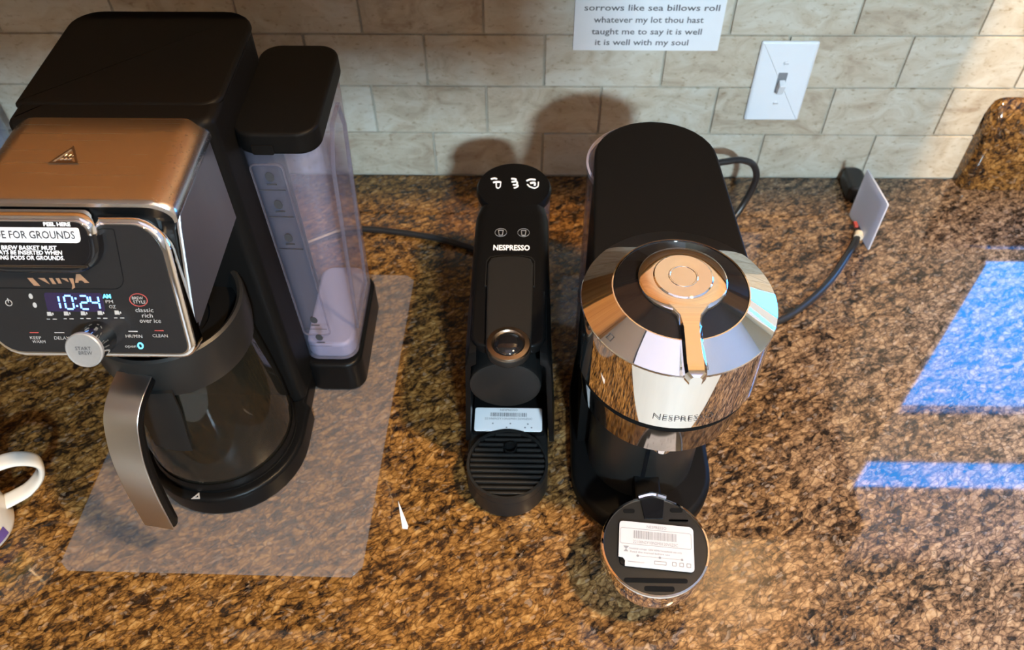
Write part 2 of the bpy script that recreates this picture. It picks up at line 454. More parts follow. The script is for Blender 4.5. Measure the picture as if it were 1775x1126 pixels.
# ------------------------------------------------------------------ the room
g = G()                                                     # back wall, open where the window is
g.box(-190, 86.5, .35, 3.5, -91, 152); g.box(86.5, 170, .35, 3.5, -91, 17); g.box(86.5, 170, .35, 3.5, 130, 152); g.box(170, 200, .35, 3.5, -91, 152)
wall = struct(link('wall_back', g, 'grout'))
T, R = 15.5, 7.62
for row in range(7):
    z0 = row*R
    k0 = -4 if row % 2 == 0 else -3.5
    x = k0*T - T
    while x < 86.5:
        x0, x1 = x+.13, min(x+T-.13, 86.5)
        if x1-x0 > 1:
            cx, cz = (x0+x1)/2, z0+R/2
            w, h = (x1-x0)/2, R/2-.13
            key = 'tile_%.2f' % w
            g = G(); fr = frame((cx, 0, cz), (1, 0, 0), (0, 0, 1), (0, -1, 0))
            g.prism(rrect(-w, w, -h, h, .18, 2), -.34, 0.0, .14, 2, fr, b0=0)
            o = link('tile', g, 'tile', wall)
            # own origin for each tile so that its stone differs from the next
            off = Vector((cx, 0, cz))*CM
            o.data.transform(Matrix.Translation(-off)); o.location = off
        x += T
g = G(); g.box(-190, 200, -400, 12, -93, -91); struct(link('floor', g, 'floor'))
g = G(); g.box(-190, 200, -400, 12, 150, 153); struct(link('ceiling', g, 'ceiling'))
g = G(); g.box(-200, -190, -400, 12, -91, 152); struct(link('wall_left', g, 'paint'))
g = G(); g.box(200, 210, -400, 12, -91, 152); struct(link('wall_right', g, 'paint'))
g = G(); g.box(-200, 210, -410, -400, -91, 152); struct(link('wall_front', g, 'paint'))
g = G(); g.box(-190, 38.5, -133.5, -131.5, 89.8, 150, .2); struct(link('shade_board', g, 'ceiling'))      # unseen board added to keep the cool light off the upper tiles
# window over the sink
win = struct(link('window_1', G().box(86.5, 87.4, -.4, 3.4, 17, 130, .15).box(169, 170, -.4, 3.4, 17, 130, .15).box(87.4, 169, -.4, 3.4, 129, 130, .15).box(87.4, 169, .5, 3.4, 17, 17.6, .15), 'trimwhite'))
link('meeting_rail', G().box(87.4, 169, .6, 3, 61, 80, .3), 'trimwhite', win)
link('pane', G().box(87.4, 169, 2, 2.3, 17.6, 61), 'pane', win)
link('pane', G().box(87.4, 169, 2, 2.3, 80, 129), 'pane', win)
link('roller_shade', G().box(87.4, 169, .8, 1.0, 91, 129), 'shade', win)
win2 = struct(link('fill_light_frame', G().box(-20, -15, -400, -394, -80, 100, .3).box(135, 140, -400, -394, -80, 100, .3).box(-15, 135, -400, -394, 95, 100, .3).box(58, 62, -400, -394.5, -80, 95, .3), 'trimwhite'))  # unseen frame added around the front fill light

# worktop and the cabinets
g = G(); g.prism(rrect(-190, 200, -72, .3, 0), -3.2, 0.0, .5, 3)
tag(link('countertop', g, 'granite', org=(0, 0, 0)), 'polished brown and gold speckled granite worktop under all the machines', 'countertop')
base = thing('base_cabinet', (0, -30, -91), 'oak base cabinet run carrying the granite worktop', 'cabinet')
link('body', G().box(-189, 199, -66, 0, -80, -3.25), 'oak', base)
link('plinth', G().box(-189, 199, -60, 0, -91, -80), 'soft', base)
for k in range(6):
    link('door', G().box(-186+k*64, -186+k*64+60, -68, -66.05, -76, -8, .4), 'oak', base)
upc = thing('wall_cabinet', (-60, 0, 48), 'oak wall cabinet hung above the tiled splashback', 'cabinet')
link('body', G().box(-189, 70, -31, .3, 48, 150, .2), 'oak', upc)
for k in range(4):
    link('door', G().box(-187+k*64.2, -187+k*64.2+62, -33, -31.05, 49, 148, .4), 'doorwood', upc)
# granite upstand below the window
pr = [(-2.5, 0.02), (-2.7, 1.2), (-2.7, 10.2), (-2.45, 11.0), (-1.6, 12.6), (-.5, 13.8), (.3, 14.1), (.3, 0.02)]
g = G(); L = []
for x, d in ((75.4, 1.7), (75.55, 1.0), (75.9, .45), (76.5, .12), (77.2, 0), (86.5, 0), (170, 0), (190, 0)):
    L.append([(x, y + (d if y < .2 else 0), z - (d*.9 if z > 9 else 0)) for y, z in pr])
g.loft(L)
tag(link('granite_upstand', g, 'granite', org=(76, 0, 0)), 'speckled granite upstand with rounded end against the tiles at right', 'upstand')

def can(loc, label):
    t = thing('ceiling_lamp', loc, label, 'lamp')
    x, y, z = loc
    link('trim_ring', G().lathe([(9, z), (9, z-.6), (7, z-.9), (7, z)], (x, y), 32), 'white', t)
    link('bulb', G().lathe([(6.9, z-.3), (6.6, z-.5), (1, z-.6)], (x, y), 24), 'lampglow', t)
lp = thing('added_glow_panel', (25, -104, 150), 'rectangular glowing ceiling panel added for the pale reflection in the chrome', 'lamp')  # invented panel, put in to whiten the front of the chrome ring
g = G(); band_prism(g, rrect(-30, 58, -140, -66, 1, 2), 2.5, 147.5, 150); link('frame', g, 'trimwhite', lp)
link('diffuser', G().box(-27.6, 55.6, -137.6, -68.4, 148.4, 149.2), 'diffuser', lp)
dl = Vector((15-52, -20+228, -143)).normalized(); dxv = dl.cross(Vector((0, 0, 1))).normalized(); dyv = dxv.cross(dl)
spot_f = frame((52, -228, 143), dxv, dyv, -dl)  # guessed fixture, added round the cool light
tl_ = thing('spotlight', (52, -228, 143), 'boxy white spotlight added behind the camera to carry the cool light', 'lamp')
link('housing', G().prism(rrect(-7, 7, -5, 5, 1, 3), .4, 5.0, .3, 2, spot_f), 'trimwhite', tl_)
link('stem', G().tube([spot_f(0, 0, 4), (52, -231, 150)], .6, 8, 0), 'trimwhite', tl_)
can((70, -87, 150), 'round recessed ceiling lamp above the worktop'); can((-60, -250, 150), 'round recessed ceiling lamp further left in the room')

# ------------------------------------------------------------------ things on the wall
fw = frame((0, 0, 0), (1, 0, 0), (0, 0, 1), (0, -1, 0))              # a: x, b: z, c: out of the wall
sw = thing('light_switch', (46.6, 0, 16.3), 'white toggle light switch plate on the beige tiles', 'switch')
pl = G().prism(rrect(43.0, 50.3, 10.4, 22.3, .25, 3), 0.0, .55, .3, 3, fw); link('plate', pl, 'white', sw)
link('toggle_slot', G().prism(rrect(46.05, 47.25, 14.9, 17.9, .1, 2), .5, .58, .02, 1, fw), 'greyink', sw)
tf = frame((46.65, -.5, 16.2), (1, 0, 0), (0, -.35, .94), (0, -.94, -.35))
link('toggle', G().prism(rrect(-.42, .42, -.9, .9, .15, 2), 0, 1.1, .15, 2, tf), 'white', sw)
for z in (19.3, 13.3):
    s = link('screw', G().lathe([(.32, .5), (.32, .66), (.2, .72)], (46.65, z), 14, fw), 'white', sw)
    link('screw_slot', G().box(46.37, 46.93, z-.05, z+.05, .70, .735, fr=fw), 'greyink', s)

card = link('verse_card', G().prism(rrect(19.1, 37.6, 20.9, 44, .1, 2), .05, .35, .03, 1, fw), 'paper', org=(28, 0, 21))
tag(card, 'white printed verse card with typewriter lettering taped to the tiles', 'card')
g = G()
for s, z, x, w in (('sorrows like sea billows roll', 26.75, 28.6, 16.6), ('whatever my lot thou hast', 25.15, 28.35, 13.6), ('taught me to say it is well', 23.55, 28.3, 13.8), ('it is well with my soul', 22.05, 27.8, 11.8)):
    letters(g, s, fw, (x, z, .37), 1.15, w, bold=.012)
link('lettering', g, 'ash', card)

# ------------------------------------------------------------------ clear mat and the brewer
mat = link('clear_mat', G().prism([(-33.4, -61.2), (-32.4, -62.1), (-3.6, -62.3), (-2.6, -61.2), (-1.3, -21.5), (-2.2, -20.6), (-31.0, -20.2), (-31.9, -21.2)], 0.02, .14, .04, 1), 'sheet', org=(-18, -42, 0))
tag(mat, 'clear plastic chopping mat lying under the large coffee brewer', 'mat')

NZ = .16
brew = thing('coffee_maker', (-18.9, -42, 0), 'large black and stainless steel drip coffee maker with blue clock display', 'coffee maker')
# foot and tall rear column
g = G()
foot = [(-27.4, -29.5)] + [(-18.9+8.5*math.cos(math.radians(a)), -47.2+8.6*math.sin(math.radians(a))) for a in range(180, 361, 9)] + [(-10.4, -43.8), (-11.0, -43.2), (-11.2, -29.5)]
g.prism(foot, NZ, 3.3, .5, 3)
link('foot', g, 'black', brew)
link('warming_plate', G().lathe([(7.6, 3.32), (7.6, 3.5), (7.3, 3.6), (6.9, 3.42), (1.0, 3.42)], (-18.9, -47.3), 48), 'soft', brew)
g = G()
g.prism(rrect(-27.3, -11.0, -43.4, -27.0, (.6, 1.2, 3.0, 2.6), 6), 3.0, 41.0, .7, 4)
link('column', g, 'soft', brew)
# hinge line between column and lid
link('hinge', G().prism(rrect(-26.6, -11.9, -42.6, -41.0, .6, 4), 38.0, 40.9, .25, 2), 'black', brew)
for x in (-22.9, -20.9, -18.8):
    link('hinge_slot', G().prism(rrect(x, x+1.25, -42.45, -41.95, .2, 3), 40.85, 40.93, .02, 1), 'gloss', brew)
link('cap', G().prism(rrect(-27.4, -10.9, -41.2, -26.9, (.3, 1.6, 3.0, 2.6), 6), 40.4, 41.15, .35, 3), 'soft', brew)
# brew head: side profile (y, z) swept in x
prof = [(-41.5, 31.4), (-56.9, 31.0), (-52.9, 38.5), (-52.35, 38.9), (-52.3, 39.2), (-41.5, 39.2)]
fx = frame((0, 0, 0), (0, 1, 0), (0, 0, 1), (1, 0, 0))              # a: y, b: z, c: x
link('head', G().prism(list(reversed(prof)), -26.6, -11.75, .25, 2, fx), 'black', brew)
side = [(-43.6, 31.3), (-43.6, 39.45), (-52.2, 39.45), (-52.7, 38.7), (-56.6, 31.2)]
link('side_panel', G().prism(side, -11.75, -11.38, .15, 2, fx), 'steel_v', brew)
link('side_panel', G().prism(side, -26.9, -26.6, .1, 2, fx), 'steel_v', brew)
# stainless lid: flat in the middle, rolling over at both long edges
g = G(); L = []
def lid_arc(y, zz, x0, x1, r, dr):
    P = [(x1, y, zz-dr-.25)]
    for k in range(9):
        a = math.pi/2*(1-k/8); P.append((x1-r+r*math.sin(a), y, zz-dr+dr*math.cos(a)))
    for k in range(9):
        a = math.pi/2*k/8; P.append((x0+r-r*math.sin(a), y, zz-dr+dr*math.cos(a)))
    return P + [(x0, y, zz-dr-.25)]
def lid_sec(y, zz, nar, th=.32):
    x0, x1 = -27.0+nar, -11.40-nar
    return lid_arc(y, zz, x0, x1, 2.0, 1.35) + list(reversed(lid_arc(y, zz-th, x0+th, x1-th, 1.9, 1.25)))
for y, dz, nar in ((-42.4, .5, .3), (-42.55, .2, .1), (-42.9, .03, 0), (-45, 0, 0), (-48, 0, 0), (-51, .0, 0), (-52.2, .04, .0), (-52.5, .12, .03), (-52.62, .26, .08)):
    L.append(lid_sec(y, 41.05 - dz, nar))
g.loft(L)
link('head_top', G().loft([lid_arc(y, 40.7, -26.6, -11.75, 1.9, 1.25) for y in (-41.5, -52.3)]), 'black', brew)
lid = link('lid', g, 'steel', brew)
# raised hot surface triangle on the lid
tri = [(-21.75, -48.57), (-19.5, -48.55), (-20.55, -46.5)]
g = G(); band_prism(g, tri, .16, 41.0, 41.13)
for k in range(3):
    x = -20.85+k*.3
    g.tube([(x-.16, -48.1, 41.08), (x+.02, -47.95, 41.08), (x, -47.75, 41.08), (x+.16, -47.5, 41.08)], .05, 6, 3)
g.box(-21.2, -20.0, -48.36, -48.24, 41.0, 41.12)
link('warning_mark', g, 'satin', lid)

# control panel: a slanted slab with chrome sides
PE = Vector((0, .4472, .8944)); PN = Vector((0, -.8944, .4472))
pf = frame((0, -57.8, 31.2), (1, 0, 0), PE, PN)                      # a: x, b: up the panel, c: out of it
pout = rrect(-27.2, -11.25, -1.15, 10.0, (2.9, 1.4, 2.6, 1.9), 7)
pout = [(-19.1+(x+19.1)*(1-.012*s), s) for x, s in pout]
link('bezel', G().prism(pout, -1.55, 0, .56, 3, pf, b0=0), 'chrome', brew)
pan = link('control_panel', G().prism(inset(pout, .53), -1.2, 0.03, .06, 2, pf, b0=0), 'panel', brew)
# drawer outline above the display
g = G(); band_prism(g, rrect(-26.0, -15.7, 4.55, 9.2, (.8, .9, .2, .2), 5), .06, .0, .05, pf); link('drawer_seam', g, 'groove', pan)
# brew basket front with chrome roll and stickers
bout = rrect(-25.9, -16.65, 6.0, 10.45, (2.2, 2.2, 1.4, 1.4), 7)
bas = link('brew_basket', G().prism(bout, -1.2, .98, .50, 3, pf, b0=0), 'gloss', brew)
link('chrome_roll', G().prism(rrect(-25.93, -16.6, 8.3, 10.5, (.75, .75, 1.4, 1.4), 7), -1.2, 1.0, .60, 3, pf, b0=0), 'chrome', bas)
link('basket_front', G().prism(inset(bout, .50), .3, 1.03, .06, 2, pf, b0=0), 'gloss', bas)
link('grip_lip', G().prism(rrect(-25.0, -17.6, 6.55, 6.75, .1, 3), .9, 1.08, .05, 2, pf), 'darkchrome', bas)
link('sticker', G().prism(rrect(-25.0, -17.72, 8.42, 9.52, (.1, .35, .15, .1), 4), 1.0, 1.05, .01, 1, pf), 'paper', bas)
g = G(); letters(g, 'SLIDE FOR GROUNDS', pf, (-21.35, 8.97, 1.07), .80, 6.6, bold=.022); link('lettering', g, 'ink', bas)
g = G(); letters(g, 'PEEL HERE', pf, (-19.2, 9.76, 1.045), .38, 1.9, bold=.012)
letters(g, 'THE BREW BASKET MUST', pf, (-22.05, 8.02, 1.045), .42, 4.9, bold=.008, shear=.15)
letters(g, 'ALWAYS BE INSERTED WHEN', pf, (-22.0, 7.66, 1.045), .42, 5.5, bold=.008, shear=.15)
letters(g, 'BREWING PODS OR GROUNDS.', pf, (-22.1, 7.27, 1.045), .42, 5.8, bold=.008, shear=.15)
link('lettering', g, 'paper', bas)
# brand lettering with its stencilled bottom halves missing
g = G()
def poly(g, pts, fr, c=.06): g.add([(x, y, c) for x, y in pts], [tuple(range(len(pts)))], fr)
bx, by = -22.85, 4.78
for pts in ([(0, .62), (.42, .62), (.85, 0), (.4, 0)], [(.78, .62), (1.3, .62), (1.6, .12)], [(1.62, .62), (1.88, .62), (2.08, .15), (1.8, .15)], [(2.1, .62), (2.38, .62), (2.5, .2), (2.25, .2)],
            [(2.5, .62), (2.95, .62), (3.05, .3)], [(3.1, .62), (3.42, .62), (3.42, -.1), (3.15, -.25), (3.25, .1)], [(3.5, .28), (3.7, .95), (4.0, .95), (4.55, .28), (4.2, .28), (4.05, .45), (3.8, .45), (3.75, .28)]):
    poly(g, [(bx+x, by+y) for x, y in pts], pf)
link('brand_lettering', g, 'copper', pan)
# display
disp = link('display', G().prism(rrect(-21.9, -17.55, 2.75, 4.25, .2, 3), .0, .05, .01, 1, pf), 'lcd', pan)
SEG = {'0': 'abcdef', '1': 'bc', '2': 'abged', '4': 'fgbc'}
def digit(g, ch, x, y, w, h, t=.13):
    sl = .10
    segs = {'a': (0, h, w, h), 'b': (w, h/2, w, h), 'c': (w, 0, w, h/2), 'd': (0, 0, w, 0), 'e': (0, 0, 0, h/2), 'f': (0, h/2, 0, h), 'g': (0, h/2, w, h/2)}
    for s in SEG[ch]:
        x0, y0, x1, y1 = segs[s]
        if y0 == y1: pts = [(x0+.07, y0-t/2), (x1-.07, y0-t/2), (x1-.07, y0+t/2), (x0+.07, y0+t/2)]
        else: pts = [(x0-t/2, y0+.06), (x0+t/2, y0+.06), (x0+t/2, y1-.06), (x0-t/2, y1-.06)]
        poly(g, [(x+a-sl*b*0, y+b) for a, b in pts], pf, .075)
g = G(); xx = -21.05
for ch, w in (('1', .62), ('0', .80), (':', .35), ('2', .80), ('4', .80)):
    if ch == ':':
        for yy in (3.15, 3.75): poly(g, [(xx-.02, yy), (xx+.13, yy), (xx+.13, yy+.14), (xx-.02, yy+.14)], pf, .075)
    elif ch == '1': digit(g, ch, xx-.42, 2.98, .62, 1.05)
    else: digit(g, ch, xx, 2.98, .60, 1.05)
    xx += w
link('clock_digits', g, 'led', pan)
g = G(); letters(g, 'AM', pf, (-17.2, 4.0, .06), .42, .62, bold=.02); link('am_light', g, 'ledcyan', pan)
g = G(); letters(g, 'PM', pf, (-17.1, 3.58, .06), .36, .55); letters(g, 'OZ', pf, (-16.95, 3.17, .06), .36, .5)
letters(g, 'BREW', pf, (-14.95, 3.88, .06), .34, .82); letters(g, 'STYLE', pf, (-14.85, 3.58, .06), .34, .92)
letters(g, 'classic', pf, (-14.6, 2.93, .06), .50, 1.35); letters(g, 'rich', pf, (-14.45, 2.50, .06), .50, .8); letters(g, 'over ice', pf, (-14.3, 2.08, .06), .50, 1.6)
letters(g, 'KEEP', pf, (-23.3, .58, .06), .34, .85); letters(g, 'WARM', pf, (-23.1, .26, .06), .34, 1.0)
letters(g, 'DELAY', pf, (-21.3, .58, .06), .36, 1.15); letters(g, 'HR/MIN', pf, (-15.75, .80, .06), .36, 1.25); letters(g, 'CLEAN', pf, (-13.75, .86, .06), .36, 1.15)
letters(g, 'open', pf, (-16.15, -.02, .06), .36, .85)
poly(g, [(-21.75, 1.0), (-21.0, 1.0), (-21.0, 1.08), (-21.75, 1.08)], pf); poly(g, [(-16.1, 1.17), (-15.4, 1.17), (-15.4, 1.25), (-16.1, 1.25)], pf)
for k in range(5):
    x = -21.95+k*1.28; y = 2.1+.04*k
    poly(g, [(x-.15, y), (x+.1, y), (x+.1, y+.07), (x-.15, y+.07)], pf); poly(g, [(x+.3, y), (x+.62, y), (x+.62, y+.07), (x+.3, y+.07)], pf)
    for q in ([(x-.05, y+.30), (x+.35, y+.30), (x+.28, y+.62), (x-.02, y+.62)], [(x+.37, y+.36), (x+.47, y+.40), (x+.45, y+.55), (x+.35, y+.55)]): poly(g, q, pf)
for x, y in ((-22.9, 3.95), (-22.75, 3.25)): poly(g, circ(x, y, .16, 10, .22), pf)
band_prism(g, circ(-24.68, 3.4, .26, 20), .05, .03, .06, pf); poly(g, [(-24.71, 3.42), (-24.65, 3.42), (-24.65, 3.78), (-24.71, 3.78)], pf, .065)
link('panel_print', g, 'print', pan)
g = G(); band_prism(g, circ(-14.9, 3.74, .68, 28, .52), .05, .03, .06, pf); link('brew_style_ring', g, 'red', pan)
for x, y in ((-23.65, .98), (-14.1, 1.25)):
    g = G(); poly(g, [(x, y), (x+.68, y), (x+.68, y+.08), (x, y+.08)], pf); link('indicator_bar', g, 'red', pan)
g = G(); band_prism(g, circ(-15.4, .02, .23, 18, .27), .10, .03, .07, pf); link('drop_light', g, 'ledcyan', pan)
# knob
kn = link('knob', G().lathe([(1.30, 0), (1.30, 2.1), (1.34, 2.2)], (-18.4, .7), 40, pf), 'darkchrome', brew)
link('knob_face', G().lathe([(1.36, 2.15), (1.37, 2.42), (1.28, 2.50), (1.16, 2.46), (.2, 2.46)], (-18.4, .7), 40, pf), 'knobface', kn)
g = G(); letters(g, 'START', pf, (-18.4, .87, 2.5), .40, 1.15); letters(g, 'BREW', pf, (-18.3, .51, 2.5), .40, 1.0); link('lettering', g, 'ink', kn)
# water tank at the side, standing on its own foot
def tank_out(x0, x1, y0, y1, r): return rrect(x0, x1, y0, y1, r, 7)
tk_foot = link('tank_foot', G().prism(tank_out(-11.9, -5.2, -39.5, -25.0, 1.9), NZ, 5.0, .5, 3), 'black', brew)
L = []
for z, x0, x1, y0, y1 in ((5.1, -11.35, -5.65, -38.6, -25.9), (5.5, -11.45, -5.5, -38.9, -25.7), (14, -11.35, -5.2, -39.0, -25.9), (25, -11.3, -4.75, -39.4, -26.3), (35.6, -11.25, -4.3, -39.8, -26.7)):
    L.append([(x, y, z) for x, y in tank_out(x0, x1, y0, y1, 1.7)])
tank = link('water_tank', G().loft(L, True, False), 'tank', brew)
link('tank_floor', G().prism(tank_out(-11.2, -5.75, -38.5, -26.2, 1.6), 5.2, 7.6, .5, 3), 'tankfoot', tank)
link('tank_lid', G().prism(tank_out(-11.3, -4.0, -40.3, -26.6, 1.9), 35.4, 37.6, .35, 3), 'soft', tank)
link('lid_latch', G().prism(rrect(-9.7, -7.8, 35.5, 36.5, .2, 3), 40.2, 40.42, .08, 2, frame((0, 0, 0), (1, 0, 0), (0, 0, 1), (0, -1, 0))), 'black', tank)
# pressed window panels in the tank walls
g = G()
sf = frame((-4.60, 0, 0), (0, 1, 0), (-.035, .03, 1), (1, 0, 0))
band_prism(g, [(-36.6, 8), (-29.5, 8), (-29.3, 30), (-31.0, 33.6), (-34.5, 33.6), (-36.4, 30)][::1], .25, -.3, .12, frame((-5.75, 0, 0), (0, 1, 0), (.043, .03, 1), (1, 0, 0)))
link('side_rib', g, 'smoke', tank)
ff = frame((0, -38.92, 5.5), (1, 0, 0), (0, -.030, 1), (0, -1, 0))
g = G(); band_prism(g, rrect(-10.6, -7.6, 4.5, 28.6, .6, 4), .14, -.05, .12, ff); link('front_rib', g, 'smoke', tank)
for z in (27.2, 23.9, 19.6, 7.2, 4.2):
    g = G(); a = circ(-9.0, z, .40, 12, .55)
    g.add([(x, y, .16) for x, y in a] + [(-9.45, z-.95, .16), (-8.55, z-.95, .16), (-8.55, z-.8, .16), (-9.45, z-.8, .16)], [tuple(range(12)), (12, 13, 14, 15), (0, 15, 14, 6)][:2], ff)
    link('level_mark', g, 'ink', tank)
    g = G(); poly(g, [(-10.3, z-1.6), (-7.9, z-1.6), (-7.9, z-1.52), (-10.3, z-1.52)], ff, .15); link('level_line', g, 'ink', tank)

# carafe on the warming plate
CX, CY = -18.9, -47.4
car = thing('carafe', (CX, CY, 3.6), 'glass coffee carafe with black collar and steel strap handle', 'carafe')
gp = [(5.9, 3.66), (6.9, 3.8), (7.35, 4.6), (7.45, 6.0), (7.35, 9), (7.05, 13), (6.6, 17), (6.35, 20.2)]
link('glass_body', G().lathe(gp, (CX, CY), 56), 'glass', car)
link('base_band', G().lathe([(7.2, 3.62), (7.55, 3.7), (7.62, 4.3), (7.45, 4.9), (7.2, 4.7)], (CX, CY), 56), 'black', car)
link('collar', G().lathe([(6.45, 19.3), (6.75, 19.4), (7.0, 21), (7.05, 23.6), (6.95, 24.3), (6.7, 24.5), (6.4, 24.3), (6.1, 22.4), (6.0, 19.6)], (CX, CY), 56), 'charcoal', car)
link('lid', G().lathe([(6.2, 21.9), (6.1, 22.2), (3.5, 22.4), (3.3, 21.8), (.8, 21.7)], (CX, CY), 48), 'black', car)
pa = math.radians(9); hd = Vector((-math.sin(pa), -math.cos(pa), 0)); hs_ = Vector((math.cos(pa), -math.sin(pa), 0))
path = spline([(6.9, 22.65, 0), (8.84, 22.2, 0), (10.2, 21.4, 0), (11.1, 20.1, 0), (12.2, 17.0, 0), (12.9, 12.6, 0), (13.35, 7.4, 0)], 6)
def strap(g, off, th, w0, w1):
    L = []
    n = len(path)
    for i, p in enumerate(path):
        t = (path[min(i+1, n-1)] - path[max(i-1, 0)]).normalized(); nn = Vector((-t.y, t.x, 0))
        if nn.y < 0 and i < 3: nn = nn
        w = w0 + (w1-w0)*i/(n-1)
        o = Vector((CX, CY, 0))
        def pt(a, c):
            q = p + nn*c
            return tuple(o + hd*q.x + Vector((0, 0, 1))*q.y + hs_*a)
        b = .25
        L.append([pt(-w, off), pt(-w+b, off-th), pt(w-b, off-th), pt(w, off), pt(w, off+th*.6), pt(w-b*.4, off+th), pt(-w+b*.4, off+th), pt(-w, off+th*.6)])
    g.loft(L); return g
link('handle_core', strap(G(), -.55, .55, 1.62, 1.52), 'black', car)
link('handle_strap', strap(G(), .14, .14, 1.62, 1.50), 'steel_h', car)
g = G()                                                             # bracket that runs down the glass under the handle
L = []
for z, r, w in ((20.5, 7.15, 2.6), (17, 7.0, 2.3), (14, 7.2, 2.0), (11.5, 7.4, 1.9)):
    loop = []
    for k in range(7): a = (k/6-.5)*2*w/r; d = hd*math.cos(a) + hs_*math.sin(a); loop.append(tuple(Vector((CX, CY, z)) + d*(r+.12)))
    for k in range(7): a = (.5-k/6)*2*w/r; d = hd*math.cos(a) + hs_*math.sin(a); loop.append(tuple(Vector((CX, CY, z)) + d*(r-.25)))
    L.append(loop)
g.loft(L); link('handle_bracket', g, 'charcoal', car)
g = G(); band_prism(g, [(-20.6, -55.6), (-19.7, -55.55), (-19.95, -54.85)], .14, 3.28, 3.36); link('warning_mark', g, 'print', brew)

# ------------------------------------------------------------------ slim espresso machine
EX = 12.0
ess = thing('espresso_machine', (EX, -40, 0), 'slim black pod espresso machine standing between brewer and chrome machine', 'coffee machine')
# body: cross sections along y, flaring slightly to the foot
def u_sec(y, top, hwt, hwb, zb, r=1.1):
    P = [(EX-hwb, y, zb), (EX+hwb, y, zb)]
    for k in range(6):
        a = math.pi/2*k/5; P.append((EX+hwt-r+r*math.cos(a), y, top-r+r*math.sin(a)))
    for k in range(6):
        a = math.pi/2+math.pi/2*k/5; P.append((EX-hwt+r+r*math.cos(a), y, top-r+r*math.sin(a)))
    return P
g = G()
L = []
for y, top, hwt, hwb in ((-28.0, 17, 2.2, 3.4), (-28.4, 19.4, 3.0, 3.9), (-29.2, 20.3, 3.55, 4.2), (-31, 20.5, 3.85, 4.4), (-36, 20.4, 3.9, 4.7), (-42, 20.2, 3.92, 4.95)):
    L.append(u_sec(y, top, hwt, hwb, .6))
g.loft(L); link('body', g, 'black', ess)
# shell cheeks running forward beside the cup space
for s in (-1, 1):
    L = []
    for y, zt, zb in ((-41.8, 20.2, .6), (-45, 20.1, 1.2), (-47.6, 19.9, 2.6), (-48.6, 19.4, 4.2), (-49.0, 18.6, 6.5)):
        def xo(z): return 4.98 - (z/20.2)**.8*1.05
        loop = []
        zs = [zb + (zt-1.0-zb)*k/5 for k in range(6)]
        outer = [(EX+s*xo(z), y, z) for z in zs] + [(EX+s*(xo(zt)-.35), y, zt-.3), (EX+s*(xo(zt)-1.0), y, zt)]
        inner = [(EX+s*(xo(zt)-1.0), y, zt-.6)] + [(EX+s*(xo(z)-.5), y, z) for z in reversed(zs)]
        L.append(outer+inner)
    link('side_cheek', G().loft(L), 'black', ess)
link('top_deck', G().prism(rrect(EX-3.5, EX+3.5, -48.6, -41.5, (1.6, 1.6, 0, 0), 5), 18.9, 20.2, .3, 3), 'black', ess)
# round front of the brewing unit
fy = frame((0, 0, 0), (1, 0, 0), (0, 0, 1), (0, -1, 0))
link('brew_unit', G().lathe([(3.5, 41.5), (3.5, 48.9), (3.42, 49.25), (3.2, 49.35), (.5, 49.35)], (EX-.30, 15.0), 48, fy), 'charcoal', ess)
link('coffee_outlet', G().lathe([(.8, 12.9), (.7, 11.2), (.45, 11.2), (.45, 12.9)], (EX-.2, -47.0), 20), 'black', ess)
# lever with ring
RX, RY = EX+.05, -48.75
lev_o = [(EX+2.3, -38.4), (EX+2.0, -37.6), (EX+.9, -37.3), (EX-.9, -37.3), (EX-2.0, -37.6), (EX-2.3, -38.4), (EX-2.1, -46.5)] + [(RX+2.1*math.cos(math.radians(a)), RY+2.1*math.sin(math.radians(a))) for a in range(180, 361, 12)] + [(EX+2.2, -46.5)]
lv = link('lever', G().prism(lev_o, 19.7, 20.72, .25, 3), 'charcoal', ess)
link('lever_ring', G().lathe([(2.06, 20.3), (2.04, 20.72), (1.95, 20.84), (1.55, 20.92), (1.38, 20.75), (1.36, 20.4)], (RX, RY), 48, caps=False), 'satin', lv)
link('lever_dome', G().lathe([(1.45, 20.5), (1.4, 20.75), (1.15, 21.0), (.7, 21.15), (.2, 21.2)], (RX, RY), 32), 'gloss', lv)
g = G(); band_prism(g, [(EX+2.45, -41.2), (EX+2.45, -37.8), (EX+2.1, -37.2), (EX+1, -36.95), (EX-1, -36.95), (EX-2.1, -37.2), (EX-2.45, -37.8), (EX-2.45, -41.2)], .10, 20.2, 20.42); link('lever_seam', g, 'charcoal', ess)
g = G(); letters(g, 'NESPRESSO', FLAT(20.46), (EX+.05, -36.0), 1.05, 3.7, bold=.03); link('brand_lettering', g, 'paper', ess)
for x in (EX-1.1, EX+1.25):
    g = G(); band_prism(g, [(x-.28, -33.4), (x-.20, -34.2), (x+.20, -34.2), (x+.28, -33.4)], .07, 20.45, 20.52); band_prism(g, circ(x, -33.75, .62, 24), .03, 20.45, 20.50)
    link('cup_button', g, 'greyink', ess)
